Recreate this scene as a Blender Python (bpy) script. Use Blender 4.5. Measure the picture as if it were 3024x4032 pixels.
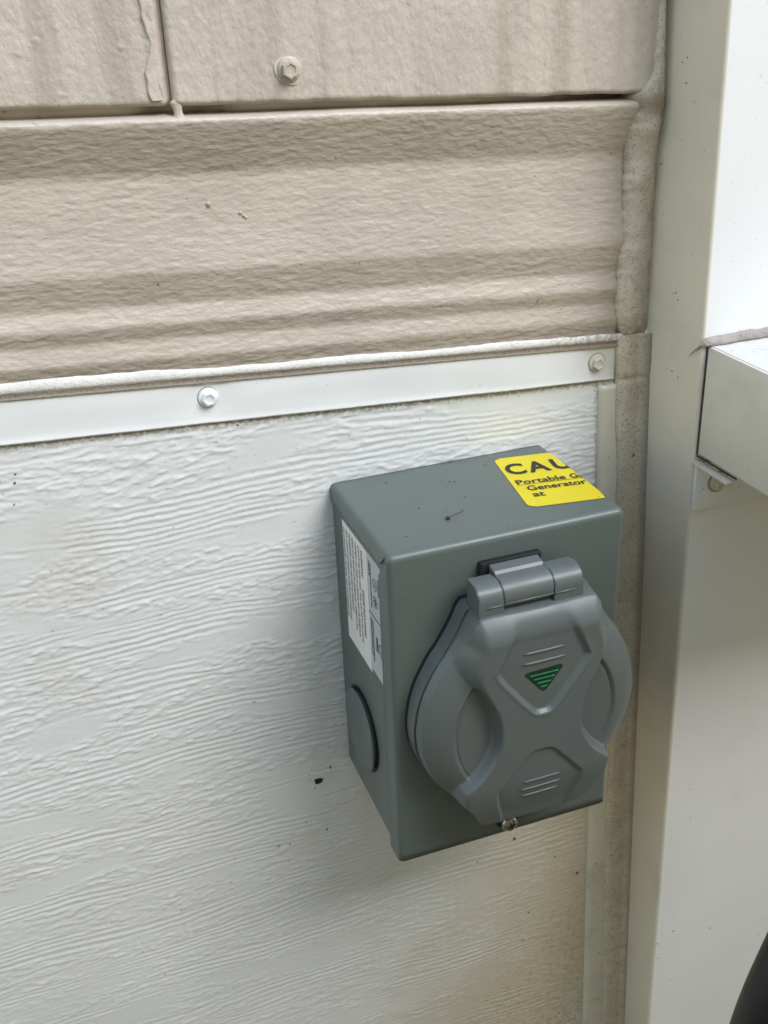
import bpy, bmesh, math, random
import numpy as np
from mathutils import Matrix, Vector

for o in list(bpy.data.objects):
    bpy.data.objects.remove(o)
scene = bpy.context.scene
COL = scene.collection
random.seed(4)
R_ = math.radians

# ------------------------------------------------------------------ camera
cam_d = bpy.data.cameras.new('camera')
cam = bpy.data.objects.new('camera', cam_d)
COL.objects.link(cam)
scene.camera = cam
cr = Vector((0.93923127, -0.3411367, -0.03834543))
cu = Vector((0.18505678, 0.40906725, 0.89354237))
cf = Vector((0.28913423, 0.84633902, -0.44733842))
m = Matrix((cr, cu, -cf)).transposed().to_4x4()
m.translation = (-0.13438385, -0.47720536, 0.40822608)
cam.matrix_world = m
cam_d.sensor_fit = 'VERTICAL'
cam_d.sensor_height = 24.0
cam_d.sensor_width = 18.0
cam_d.lens = 24.0 * 4241.32 / 4032.0
cam_d.clip_start = 0.01
cam_d.clip_end = 3000.0

# ------------------------------------------------------------------ light
SUN_DIR = Vector((0.38, -0.58, 0.74)).normalized()      # towards the sun
world = bpy.data.worlds.new('World')
scene.world = world
world.use_nodes = True
wn = world.node_tree
wn.nodes.clear()
sky = wn.nodes.new('ShaderNodeTexSky')
sky.sky_type = 'NISHITA'
sky.sun_disc = False
sky.sun_elevation = math.asin(SUN_DIR.z)
sky.sun_rotation = math.atan2(SUN_DIR.x, SUN_DIR.y)
sky.air_density = 1.8
sky.dust_density = 0.6
sky.ozone_density = 1
bg = wn.nodes.new('ShaderNodeBackground')
bg.inputs['Strength'].default_value = 0.15
wo = wn.nodes.new('ShaderNodeOutputWorld')
wn.links.new(sky.outputs[0], bg.inputs[0])
wn.links.new(bg.outputs[0], wo.inputs[0])

sun_d = bpy.data.lights.new('sun', 'SUN')
sun_d.energy = 1.3
sun_d.angle = R_(32)
sun_d.color = (1.0, 0.97, 0.93)
sun = bpy.data.objects.new('sun', sun_d)
COL.objects.link(sun)
sun.rotation_euler = (-SUN_DIR).to_track_quat('-Z', 'Y').to_euler()
sun.location = (1, -1, 3)

vs = scene.view_settings
vs.view_transform = 'Standard'
vs.look = 'None'
vs.gamma = 1.0
vs.use_curve_mapping = False
vs.exposure = 1.15
cy = scene.cycles
cy.max_bounces = 6
cy.diffuse_bounces = 4
cy.glossy_bounces = 3
cy.caustics_reflective = False
cy.caustics_refractive = False

# ------------------------------------------------------------------ materials
def mat(name, col, rough=0.5, var=0.06, vscale=30.0, specks=None, dirt=None, bump=None, metal=0.0,
        spec=0.5, coat=0.0, streak=None, fine=None, bands=()):
    """procedural surface: base colour, soft variation, dark specks, dirt patches, streaks, fine relief"""
    mt = bpy.data.materials.new(name)
    mt.use_nodes = True
    nt = mt.node_tree
    N, L = nt.nodes, nt.links
    b = N['Principled BSDF']
    b.inputs['Roughness'].default_value = rough
    b.inputs['Metallic'].default_value = metal
    b.inputs['Specular IOR Level'].default_value = spec
    b.inputs['Coat Weight'].default_value = coat
    tc = N.new('ShaderNodeTexCoord')
    def noise(scale, detail=4.0, stretch=None, rgh=0.55, off=0.0):
        mp = N.new('ShaderNodeMapping')
        mp.inputs['Scale'].default_value = stretch or (1, 1, 1)
        mp.inputs['Location'].default_value = (off, off * 1.7, off * 0.6)
        L.new(tc.outputs['Object'], mp.inputs[0])
        n = N.new('ShaderNodeTexNoise')
        n.inputs['Scale'].default_value = scale
        n.inputs['Detail'].default_value = detail
        n.inputs['Roughness'].default_value = rgh
        L.new(mp.outputs[0], n.inputs['Vector'])
        return n.outputs['Fac']
    def ramp(sock, a, c):
        r = N.new('ShaderNodeMapRange')
        r.interpolation_type = 'SMOOTHSTEP'
        r.inputs['From Min'].default_value = a
        r.inputs['From Max'].default_value = c
        L.new(sock, r.inputs['Value'])
        return r.outputs['Result']
    def mul(a, c):
        q = N.new('ShaderNodeMath'); q.operation = 'MULTIPLY'
        for i, s in enumerate((a, c)):
            if isinstance(s, (int, float)): q.inputs[i].default_value = s
            else: L.new(s, q.inputs[i])
        return q.outputs[0]
    def mix(fac, ca, cb):
        q = N.new('ShaderNodeMix'); q.data_type = 'RGBA'
        if isinstance(fac, (int, float)): q.inputs[0].default_value = fac
        else: L.new(fac, q.inputs[0])
        for i, s in ((6, ca), (7, cb)):
            if isinstance(s, tuple): q.inputs[i].default_value = (*s[:3], 1)
            else: L.new(s, q.inputs[i])
        return q.outputs[2]
    lo = tuple(c * (1 - var) for c in col)
    hi = tuple(min(1, c * (1 + var)) for c in col)
    c = mix(ramp(noise(vscale, 2.0), 0.3, 0.7), lo, hi)
    if streak:                       # (colour, scale vec, threshold lo, hi, strength)
        scol, sv, a, e, st = streak
        c = mix(mul(ramp(noise(1.0, 3.0, sv), a, e), st), c, scol)
    if dirt:                         # list of (colour, scale, lo, hi, strength)
        for k, (dcol, ds, a, e, st) in enumerate(dirt):
            c = mix(mul(ramp(noise(ds, 3.0, None, 0.7, 3.1 + k), a, e), st), c, dcol)
    if specks:                       # list of (colour, scale, size, strength)
        for k, (scol, ss, size, st) in enumerate(specks):
            mp = N.new('ShaderNodeMapping')
            mp.inputs['Location'].default_value = (k * 3.3, k * 1.1, k * 0.7)
            L.new(tc.outputs['Object'], mp.inputs[0])
            wv = N.new('ShaderNodeTexNoise')
            wv.inputs['Scale'].default_value = ss * 1.6
            wv.inputs['Detail'].default_value = 0.0
            L.new(mp.outputs[0], wv.inputs['Vector'])
            ad = N.new('ShaderNodeVectorMath'); ad.operation = 'MULTIPLY_ADD'
            L.new(wv.outputs['Color'], ad.inputs[0])
            ad.inputs[1].default_value = (0.6 / ss,) * 3
            L.new(mp.outputs[0], ad.inputs[2])
            vo = N.new('ShaderNodeTexVoronoi')
            vo.inputs['Scale'].default_value = ss
            L.new(ad.outputs[0], vo.inputs['Vector'])
            near = N.new('ShaderNodeMapRange'); near.interpolation_type = 'SMOOTHSTEP'
            near.inputs['From Min'].default_value = size
            near.inputs['From Max'].default_value = size * 0.55
            L.new(vo.outputs['Distance'], near.inputs['Value'])
            sep = N.new('ShaderNodeSeparateColor')
            L.new(vo.outputs['Color'], sep.inputs[0])
            gate = ramp(sep.outputs[0], 0.45, 0.75)
            c = mix(mul(mul(near.outputs['Result'], gate), st), c, scol)
    for (coef, c0_, ha, hb, bcol, nsc, na, nb, st) in bands:
        # grime and painted shade or bounce tint along a line: dist = coef . position + c0_, fading at -ha below and +hb above
        dt = N.new('ShaderNodeVectorMath'); dt.operation = 'DOT_PRODUCT'
        L.new(tc.outputs['Object'], dt.inputs[0]); dt.inputs[1].default_value = coef
        ad = N.new('ShaderNodeMath'); ad.operation = 'ADD'
        L.new(dt.outputs['Value'], ad.inputs[0]); ad.inputs[1].default_value = c0_
        f = mul(ramp(ad.outputs[0], -ha, 0.0), ramp(ad.outputs[0], hb, 0.0))
        # the band is broken up by noise that thins out with distance
        sm_ = N.new('ShaderNodeMath'); sm_.operation = 'ADD'
        L.new(noise(nsc, 3.0, None, 0.6, 9.0), sm_.inputs[0]); L.new(mul(f, 0.30), sm_.inputs[1])
        c = mix(mul(mul(ramp(sm_.outputs[0], na, nb), f), st), c, bcol)
    L.new(c, b.inputs['Base Color'])
    h = None
    if bump:                         # (scale, strength, stretch, distance)
        bs, bstr, bst, bd = bump
        bn = N.new('ShaderNodeBump')
        bn.inputs['Strength'].default_value = bstr
        bn.inputs['Distance'].default_value = bd
        L.new(noise(bs, 2.0, bst, 0.6, 1.3), bn.inputs['Height'])
        h = bn
        L.new(bn.outputs[0], b.inputs['Normal'])
    if fine:
        b2 = N.new('ShaderNodeBump')
        b2.inputs['Strength'].default_value = fine[1]
        b2.inputs['Distance'].default_value = fine[2]
        L.new(noise(fine[0], 1.0), b2.inputs['Height'])
        if h: L.new(h.outputs[0], b2.inputs['Normal'])
        L.new(b2.outputs[0], b.inputs['Normal'])
    rv = N.new('ShaderNodeMapRange')
    rv.inputs['To Min'].default_value = max(0, rough - 0.07)
    rv.inputs['To Max'].default_value = min(1, rough + 0.1)
    L.new(noise(vscale * 1.7, 1.0, None, 0.5, 7.0), rv.inputs['Value'])
    L.new(rv.outputs[0], b.inputs['Roughness'])
    return mt

BROWN = (0.055, 0.038, 0.024)
M = {}
SLOPE_S = 0.05727                       # fall of the strip per metre towards the right
SLOPE_C = 0.0643
M['panel'] = mat('white_embossed_paint', (0.725, 0.74, 0.74), 0.33, 0.025, 14,
                 specks=[((0.22, 0.18, 0.13), 230, 0.14, 0.45), (BROWN, 30, 0.040, 0.8)],
                 dirt=[((0.46, 0.40, 0.29), 9, 0.52, 0.75, 0.22)],
                 bands=[((SLOPE_S, 0, 1), -0.2180, 0.007, 0.003, (0.26, 0.21, 0.15), 420, 0.60, 0.85, 0.8),
                        ((-1, 0, -0.031), 0.1595, 0.012, 0.006, (0.33, 0.27, 0.19), 380, 0.62, 0.9, 0.7),
                        ((0.75, 0, -0.66), -0.330, 0.33, 0.3, (0.50, 0.43, 0.29), 22, 0.30, 1.0, 0.65),  # brown soil tint, doubling as painted bounce warmth
                        ((0.9, 0, -0.35), -0.214, 0.17, 0.10, (0.55, 0.475, 0.33), 18, 0.10, 0.75, 0.8),  # warm bounce light painted in, growing to the lower right
                        ((0.75, 0, -0.66), -0.340, 0.30, 0.3, (0.26, 0.21, 0.14), 240, 0.68, 0.95, 0.5)],
                 fine=(900, 0.10, 0.0006))
M['siding'] = mat('beige_siding_paint', (0.500, 0.436, 0.366), 0.45, 0.05, 25,
                  specks=[((0.16, 0.12, 0.09), 120, 0.085, 0.45), (BROWN, 42, 0.03, 0.8)],
                  dirt=[((0.42, 0.36, 0.29), 16, 0.5, 0.8, 0.3)],
                  bands=[((1, 0, 0.02), -0.172, 0.030, 0.01, (0.36, 0.29, 0.19), 40, 0.40, 0.8, 0.6)],
                  bump=(320, 0.50, (0.45, 1, 1), 0.0014), fine=(1100, 0.12, 0.0006))
M['siding_up'] = mat('beige_siding_paint_vertical', (0.535, 0.468, 0.394), 0.48, 0.05, 25,
                     specks=[((0.16, 0.12, 0.09), 120, 0.08, 0.4)],
                     streak=((0.35, 0.295, 0.235), (70, 20, 3.0), 0.45, 0.75, 0.6),
                     bump=(320, 0.48, (1, 1, 0.6), 0.0014), fine=(1100, 0.12, 0.0006))
M['gap'] = mat('gap_filler_paint', (0.58, 0.51, 0.44), 0.7, 0.10, 40,
               dirt=[((0.16, 0.14, 0.125), 60, 0.56, 0.72, 0.7)],
               bands=[((1, 0, 0), -0.170, 0.11, 0.02, (0.10, 0.085, 0.075), 60, 0.35, 0.8, 0.9), ((0.0415, 0, 1), -0.3560, 0.003, 0.0030, (0.09, 0.08, 0.075), 150, 0.25, 0.6, 0.9)], bump=(120, 0.3, (0.4, 1, 1), 0.0015))  # bands paint the slot's shade: dark right end and ledge crease
M['strip'] = mat('white_flashing_paint', (0.80, 0.815, 0.82), 0.22, 0.02, 20,
                 specks=[((0.30, 0.27, 0.23), 260, 0.12, 0.35)],
                 bands=[((1, 0, 0), -0.170, 0.045, 0.02, (0.52, 0.46, 0.35), 60, 0.35, 0.8, 0.6),
                        ((SLOPE_C, 0, 1), -0.2400, 0.0055, 0.003, (0.50, 0.45, 0.38), 420, 0.40, 0.85, 0.75),
                        ((SLOPE_S, 0, 1), -0.2180, 0.0015, 0.0016, (0.30, 0.25, 0.19), 300, 0.5, 0.8, 0.6)])
M['trim'] = mat('cream_trim_paint', (0.66, 0.62, 0.51), 0.38, 0.04, 20,
                specks=[((0.28, 0.24, 0.18), 300, 0.15, 0.45), (BROWN, 70, 0.06, 0.7)],
                dirt=[((0.40, 0.35, 0.25), 40, 0.5, 0.75, 0.35)])
M['post'] = mat('cream_post_paint', (0.80, 0.73, 0.60), 0.38, 0.04, 14,
                specks=[((0.28, 0.23, 0.16), 330, 0.14, 0.4), (BROWN, 60, 0.045, 0.75)],
                dirt=[((0.50, 0.44, 0.32), 22, 0.5, 0.8, 0.25)], fine=(700, 0.05, 0.0005))
M['postfront'] = mat('white_post_paint', (0.82, 0.82, 0.81), 0.30, 0.02, 10,
                     specks=[((0.40, 0.36, 0.30), 240, 0.14, 0.45), ((0.2, 0.17, 0.13), 60, 0.06, 0.6)],
                     dirt=[((0.62, 0.57, 0.48), 12, 0.52, 0.8, 0.25)], fine=(500, 0.05, 0.0005))
M['bar'] = mat('grey_cream_bar_paint', (0.80, 0.755, 0.66), 0.42, 0.04, 16,
               specks=[((0.24, 0.2, 0.15), 160, 0.08, 0.5)],
               dirt=[((0.48, 0.43, 0.34), 20, 0.5, 0.8, 0.35)], fine=(700, 0.06, 0.0005))
M['bartop'] = mat('chalky_bar_top', (0.66, 0.66, 0.65), 0.6, 0.05, 40,
                  specks=[((0.20, 0.18, 0.16), 130, 0.12, 0.7)],
                  dirt=[((0.40, 0.395, 0.385), 300, 0.48, 0.72, 0.4)], bump=(220, 0.3, (1, 1, 1), 0.001))
M['caulkwhite'] = mat('dirty_white_sealant', (0.77, 0.75, 0.71), 0.7, 0.05, 50,
                 specks=[((0.20, 0.15, 0.11), 620, 0.22, 0.5)],
                 bands=[((SLOPE_C, 0, 1), -0.2396, 0.0024, 0.0032, (0.115, 0.08, 0.052), 800, 0.25, 0.66, 0.95),
                        ((SLOPE_C, 0, 1), -0.2396, 0.0050, 0.0052, (0.36, 0.30, 0.24), 700, 0.60, 0.9, 0.5),
                        ((1, 0, 0), -0.175, 0.15, 0.01, (0.25, 0.185, 0.13), 520, 0.62, 0.9, 0.6)],
                 bump=(700, 0.4, (1, 1, 1), 0.001))
M['caulk'] = mat('speckled_beige_sealant', (0.60, 0.53, 0.42), 0.78, 0.07, 50,
                 specks=[((0.26, 0.20, 0.14), 850, 0.50, 0.6), ((0.10, 0.07, 0.05), 300, 0.11, 0.7)],
                 bands=[((0, 0, 1), -0.225, 0.03, 0.035, (0.20, 0.15, 0.10), 300, 0.45, 0.85, 0.75), ((0, 0, 1), -0.348, 0.012, 0.012, (0.22, 0.16, 0.11), 260, 0.4, 0.8, 0.7)],
                 dirt=[((0.36, 0.29, 0.21), 110, 0.5, 0.72, 0.5)], bump=(700, 0.25, (1, 1, 0.7), 0.001))
M['caulkdark'] = mat('brown_stained_sealant', (0.62, 0.54, 0.425), 0.8, 0.07, 50,
                     specks=[((0.24, 0.18, 0.12), 800, 0.48, 0.65), ((0.10, 0.07, 0.05), 230, 0.10, 0.8)],
                     bands=[((1, 0, 0.0443), -0.1905, 0.0060, 0.010, (0.21, 0.16, 0.11), 300, 0.15, 0.6, 0.7)],
                     dirt=[((0.36, 0.29, 0.21), 140, 0.48, 0.72, 0.4)], bump=(700, 0.22, (1, 1, 0.5), 0.001))
M['caulkgrey'] = mat('grey_old_sealant', (0.36, 0.325, 0.29), 0.85, 0.1, 60,
                     specks=[((0.18, 0.15, 0.13), 520, 0.28, 0.6)],
                     dirt=[((0.27, 0.23, 0.20), 80, 0.42, 0.66, 0.5)], bump=(260, 0.8, (1, 1, 1), 0.002))
M['grime'] = mat('dark_grime', (0.075, 0.058, 0.042), 0.9, 0.2, 200)
M['crumb'] = mat('brown_dirt_crumbs', (0.12, 0.09, 0.06), 0.9, 0.3, 300)
M['boxpaint'] = mat('grey_green_powder_coat', (0.110, 0.134, 0.123), 0.36, 0.03, 25,
                    specks=[((0.045, 0.045, 0.04), 260, 0.13, 0.6), ((0.30, 0.31, 0.30), 120, 0.035, 0.5)], fine=(1500, 0.08, 0.0004))
M['lid'] = mat('grey_moulded_plastic', (0.114, 0.131, 0.128), 0.37, 0.02, 40, fine=(2200, 0.05, 0.0003), specks=[((0.35, 0.36, 0.36), 90, 0.03, 0.6)])
M['rubber'] = mat('black_rubber_gasket', (0.010, 0.010, 0.011), 0.6, 0.1, 60)
M['lens'] = mat('green_lens_plastic', (0.002, 0.036, 0.014), 0.08, 0.3, 180, spec=0.6)
M['lensrib'] = mat('green_lens_ridge', (0.04, 0.26, 0.13), 0.1, 0.2, 180, spec=0.6)
M['steel'] = mat('nickel_plated_steel', (0.36, 0.33, 0.28), 0.18, 0.08, 300, metal=1.0)
M['yellow'] = mat('yellow_vinyl_label', (0.70, 0.58, 0.010), 0.38, 0.03, 40,
                  specks=[((0.25, 0.2, 0.03), 190, 0.09, 0.7)])
M['ink'] = mat('black_ink', (0.012, 0.012, 0.013), 0.5, 0.1, 90)
M['ink2'] = mat('grey_ink', (0.10, 0.10, 0.10), 0.5, 0.1, 90)
M['paper'] = mat('white_label_film', (0.78, 0.77, 0.74), 0.45, 0.03, 40)
M['paper2'] = mat('silver_label_film', (0.50, 0.51, 0.53), 0.38, 0.03, 40)
M['hose'] = mat('black_hose_rubber', (0.008, 0.008, 0.009), 0.28, 0.1, 30, spec=0.5, fine=(900, 0.1, 0.0005))
M['ground'] = mat('brown_soil_and_gravel', (0.42, 0.345, 0.23), 0.9, 0.3, 6,
                  dirt=[((0.24, 0.20, 0.15), 2.0, 0.45, 0.65, 0.7)], bump=(30, 0.6, (1, 1, 1), 0.02))
M['blocker'] = mat('sky_blocker_brown', (0.55, 0.45, 0.29), 0.8, 0.25, 5)  # warm brown of the added sky-blocking wall
M['rust'] = mat('rusty_brown_debris', (0.07, 0.02, 0.008), 0.7, 0.3, 900)

# ------------------------------------------------------------------ helpers
def empty(name, loc, label, cat, group=None):
    o = bpy.data.objects.new(name, None)
    COL.objects.link(o)
    o.location = loc
    o.empty_display_size = 0.02
    tag(o, label, cat, group)
    return o

def tag(o, label, cat, group=None):
    o['label'] = label
    o['category'] = cat
    if group: o['group'] = group
    return o

def link(name, me, m_, parent=None, smooth=True):
    o = bpy.data.objects.new(name, me)
    COL.objects.link(o)
    if m_ is not None and len(me.materials) == 0:
        me.materials.append(M[m_])
    if smooth and len(me.polygons):
        me.polygons.foreach_set('use_smooth', np.ones(len(me.polygons), bool))
    if parent is not None:
        o.parent = parent
        o.matrix_parent_inverse = Matrix.Translation(-Vector(parent.location))
    return o

def from_bm(name, bm, m_, parent=None, smooth=True, autosmooth=None):
    me = bpy.data.meshes.new(name)
    bmesh.ops.recalc_face_normals(bm, faces=bm.faces)
    bm.to_mesh(me); bm.free()
    if autosmooth is not None:
        o = link(name, me, m_, parent, True)
        me.set_sharp_from_angle(angle=R_(autosmooth))
        return o
    return link(name, me, m_, parent, smooth)

def add_box(bm, x0, x1, y0, y1, z0, z1, bev=0.0, seg=2):
    vs_ = [bm.verts.new((x, y, z)) for x in (x0, x1) for y in (y0, y1) for z in (z0, z1)]
    F = [(0, 1, 3, 2), (4, 6, 7, 5), (0, 4, 5, 1), (2, 3, 7, 6), (0, 2, 6, 4), (1, 5, 7, 3)]
    fs = [bm.faces.new([vs_[i] for i in f]) for f in F]
    if bev:
        es = {e for f in fs for e in f.edges}
        bmesh.ops.bevel(bm, geom=list(es), offset=bev, segments=seg, affect='EDGES', profile=0.5)

def box(name, m_, parent, x0, x1, y0, y1, z0, z1, bev=0.0, seg=2):
    bm = bmesh.new()
    add_box(bm, x0, x1, y0, y1, z0, z1, bev, seg)
    return from_bm(name, bm, m_, parent, True, 40)

def grid_mesh(name, X, Y, Z, flip=False):
    ny, nx = X.shape
    co = np.stack([X, Y, Z], -1).reshape(-1, 3).astype(np.float32)
    i = np.arange(ny * nx).reshape(ny, nx)
    q = np.stack([i[:-1, :-1], i[:-1, 1:], i[1:, 1:], i[1:, :-1]], -1).reshape(-1, 4)
    if flip: q = q[:, ::-1]
    me = bpy.data.meshes.new(name)
    me.vertices.add(len(co)); me.vertices.foreach_set('co', co.ravel())
    me.loops.add(q.size); me.loops.foreach_set('vertex_index', q.ravel().astype(np.int32))
    me.polygons.add(len(q)); me.polygons.foreach_set('loop_start', np.arange(0, q.size, 4, dtype=np.int32))
    me.update(calc_edges=True)
    return me

def sheet(name, X, Y, Z, m_, parent=None, back=0.012):
    """height field with a turned-back border so that the sheet has thickness"""
    X = np.pad(X, 1, 'edge'); Z = np.pad(Z, 1, 'edge'); Y = np.pad(Y, 1, 'edge')
    Y[0, :] += back; Y[-1, :] += back; Y[1:-1, 0] += back; Y[1:-1, -1] += back
    return link(name, grid_mesh(name, X, Y, Z), m_, parent)

_rng = np.random.RandomState(11)
_perm = _rng.permutation(512)
_ang = _rng.rand(512) * 2 * np.pi
def pnoise(x, y, seed=0):
    xi = np.floor(x).astype(int); yi = np.floor(y).astype(int)
    fx = x - xi; fy = y - yi
    def g(ix, iy, dx, dy):
        h = _perm[(_perm[(ix + seed * 37) & 511] + iy + seed * 91) & 511]
        return np.cos(_ang[h]) * dx + np.sin(_ang[h]) * dy
    u = fx * fx * fx * (fx * (fx * 6 - 15) + 10); v = fy * fy * fy * (fy * (fy * 6 - 15) + 10)
    a = g(xi, yi, fx, fy); b = g(xi + 1, yi, fx - 1, fy)
    c = g(xi, yi + 1, fx, fy - 1); d = g(xi + 1, yi + 1, fx - 1, fy - 1)
    return ((a + u * (b - a)) + v * ((c + u * (d - c)) - (a + u * (b - a)))) * 1.5
def sst(a, b, x):
    t = np.clip((x - a) / (b - a), 0, 1); return t * t * (3 - 2 * t)

def poly_sdf(px, pz, poly):
    """signed distance to a closed polygon (negative inside)"""
    P = np.asarray(poly, float); n = len(P)
    d = np.full(px.shape, 1e9); ins = np.zeros(px.shape, bool)
    for i in range(n):
        a = P[i]; b = P[(i + 1) % n]; e = b - a
        wx, wz = px - a[0], pz - a[1]
        t = np.clip((wx * e[0] + wz * e[1]) / (e @ e + 1e-12), 0, 1)
        d = np.minimum(d, np.hypot(wx - e[0] * t, wz - e[1] * t))
        cond = (a[1] > pz) != (b[1] > pz)
        with np.errstate(divide='ignore', invalid='ignore'):
            xi = (b[0] - a[0]) * (pz - a[1]) / (b[1] - a[1] + 1e-15) + a[0]
        ins ^= cond & (px < xi)
    return np.where(ins, -d, d)

def catmull(pts, n=8):
    P = np.asarray(pts, float); out = []
    k = len(P)
    for i in range(k):
        a, b, c, d = P[i - 1], P[i], P[(i + 1) % k], P[(i + 2) % k]
        for j in range(n):
            t = j / n
            out.append(0.5 * ((2 * b) + (c - a) * t + (2 * a - 5 * b + 4 * c - d) * t * t + (3 * b - a - 3 * c + d) * t ** 3))
    return np.array(out)

def mirror(pts):
    """right half (top to bottom, dx >= 0) -> closed outline"""
    return pts + [(-x, z) for x, z in reversed(pts) if x > 1e-6]

def prism(bm, outline, y0, y1, bev=0.0, seg=3):
    """outline [(x, z)] pushed from y0 (back) to y1 (front)"""
    a = [bm.verts.new((x, y0, z)) for x, z in outline]
    b = [bm.verts.new((x, y1, z)) for x, z in outline]
    n = len(a)
    bm.faces.new(a); ft = bm.faces.new(b[::-1])
    for i in range(n):
        bm.faces.new((a[i], a[(i + 1) % n], b[(i + 1) % n], b[i]))
    if bev:
        bmesh.ops.bevel(bm, geom=list(ft.edges), offset=bev, segments=seg, affect='EDGES', profile=0.5)

def text_mesh(body, bold=0.0):
    cu_ = bpy.data.curves.new('lettering', 'FONT')
    cu_.body = body; cu_.size = 1.0; cu_.offset = bold; cu_.resolution_u = 4
    o = bpy.data.objects.new('lettering', cu_)
    COL.objects.link(o)
    dg = bpy.context.evaluated_depsgraph_get()
    me = bpy.data.meshes.new_from_object(o.evaluated_get(dg))
    bpy.data.objects.remove(o); bpy.data.curves.remove(cu_)
    return me

def add_text(bm, body, u0, u1, vbase, cap, fn, bold=0.0, cuts=()):
    """flat letters: u runs along the line from u0 to u1 (None = natural width), baseline vbase, cap height cap; fn maps (u, v) to 3D"""
    me = text_mesh(body, bold)
    t = bmesh.new(); t.from_mesh(me); bpy.data.meshes.remove(me)
    xs = [v.co.x for v in t.verts]
    sx0, sx1 = min(xs), max(xs)
    sc = cap / 0.70
    su = sc if u1 is None else (u1 - u0) / (sx1 - sx0)
    for v in t.verts:
        v.co = ((v.co.x - sx0) * su + u0, v.co.y * sc, 0)
    for c in cuts:
        bmesh.ops.bisect_plane(t, geom=t.verts[:] + t.edges[:] + t.faces[:], plane_co=c[0], plane_no=c[1])
    mp = {}
    for v in t.verts:
        mp[v] = bm.verts.new(fn(v.co.x, vbase - v.co.y))
    for f in t.faces:
        try: bm.faces.new([mp[v] for v in f.verts])
        except ValueError: pass
    t.free()

def tube(bm, pts, rad, seg=16):
    """swept tube through pts; rad a number or list"""
    pts = [Vector(p) for p in pts]; rings = []
    up = Vector((0.13, 0.9, 0.2)).normalized()
    for i, p in enumerate(pts):
        d = (pts[min(i + 1, len(pts) - 1)] - pts[max(i - 1, 0)]).normalized()
        s = d.cross(up).normalized(); t = s.cross(d)
        r = rad[i] if hasattr(rad, '__len__') else rad
        rings.append([bm.verts.new(p + (s * math.cos(a) + t * math.sin(a)) * r) for a in [2 * math.pi * k / seg for k in range(seg)]])
    for a, b in zip(rings, rings[1:]):
        for k in range(seg):
            bm.faces.new((a[k], a[(k + 1) % seg], b[(k + 1) % seg], b[k]))
    bm.faces.new(rings[0]); bm.faces.new(rings[-1][::-1])

def hex_screw(name, x, y, z, m_, parent, wr=0.0048, hr=0.0033, hh=0.0032, rot=0.2, label=None):
    """hexagon washer-head screw whose axis points to -Y"""
    bm = bmesh.new()
    def ring(n, r, yy, ph=0.0):
        return [bm.verts.new((x + r * math.cos(2 * math.pi * k / n + ph), y - yy, z + r * math.sin(2 * math.pi * k / n + ph))) for k in range(n)]
    prof = [(wr, -0.001), (wr, 0.0005), (wr * 0.93, 0.0011), (hr * 1.12, 0.0014)]
    rs = [ring(24, r, h) for r, h in prof]
    for a, b in zip(rs, rs[1:]):
        for k in range(24): bm.faces.new((a[k], a[(k + 1) % 24], b[(k + 1) % 24], b[k]))
    bm.faces.new(rs[0][::-1]); bm.faces.new(rs[-1])
    hp = [(hr, 0.0012, 6), (hr, hh - 0.0004, 6), (hr * 0.9, hh, 6), (hr * 0.62, hh, 6), (hr * 0.55, hh - 0.0005, 6)]
    hs = [ring(6, r, h, rot) for r, h, _ in hp]
    for a, b in zip(hs, hs[1:]):
        for k in range(6): bm.faces.new((a[k], a[(k + 1) % 6], b[(k + 1) % 6], b[k]))
    bm.faces.new(hs[-1])
    o = from_bm(name, bm, m_, parent, True, 35)
    if label: o['label'] = label
    return o

# ------------------------------------------------------------------ ground
bm = bmesh.new()
s = 800.0
bm.faces.new([bm.verts.new(p) for p in ((-s, -s, -1.05), (s, -s, -1.05), (s, s, -1.05), (-s, s, -1.05))])
g = from_bm('ground', bm, 'ground', None, False)
g['kind'] = 'structure'

# added unseen brown wall behind the viewer, put there to block the lower sky
bm = bmesh.new()
add_box(bm, -3.0, 5.0, -1.15, -1.0, -1.05, 1.06, 0.01, 1)
nw = from_bm('sky_blocker', bm, 'blocker', None, False)
nw['kind'] = 'structure'

# ------------------------------------------------------------------ wall lines (metres; wall plane y = 0, towards the viewer is -y)
def lerpx(x, xa, za, xb, zb): return za + (x - xa) * (zb - za) / (xb - xa)
def z_lip(x): return lerpx(x, -0.1244, 0.3659, 0.1613, 0.3531)
def z_ledge(x): return lerpx(x, -0.1253, 0.3609, 0.1616, 0.3490)
def z_cbot(x): return lerpx(x, -0.1465, 0.2490, 0.163, 0.2291)
def z_sbot(x): return lerpx(x, -0.1508, 0.2266, 0.1513, 0.2093)
def z_stop(x): return z_cbot(x) - 0.0006
def x_trimL(z): return lerpx(z, 0.2075, 0.1525, -0.3038, 0.1685)
def x_corner(z): return lerpx(z, 0.24, 0.1810, -0.257, 0.1912)      # post's near edge (at y = -0.0484)

def x_back(z): return float(np.interp(z, [-1.0, -0.32, -0.04, 0.093, 0.2126, 0.35, 1.0], [0.228, 0.2040, 0.1920, 0.1868, 0.1800, 0.1772, 0.1680]))     # post's far edge at the wall

def dens(a, lo, hi, b, st, mid=0.0025, far=0.02, span=0.25):
    L_ = []
    if a < lo - span: L_.append(np.arange(a, lo - span, far))
    L_.append(np.arange(max(a, lo - span), lo, mid))
    L_.append(np.arange(lo, hi, st))
    L_.append(np.arange(hi, min(b, hi + span), mid))
    if b > hi + span: L_.append(np.arange(hi + span, b, far))
    L_.append(np.array([b]))
    return np.unique(np.concatenate(L_))

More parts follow.
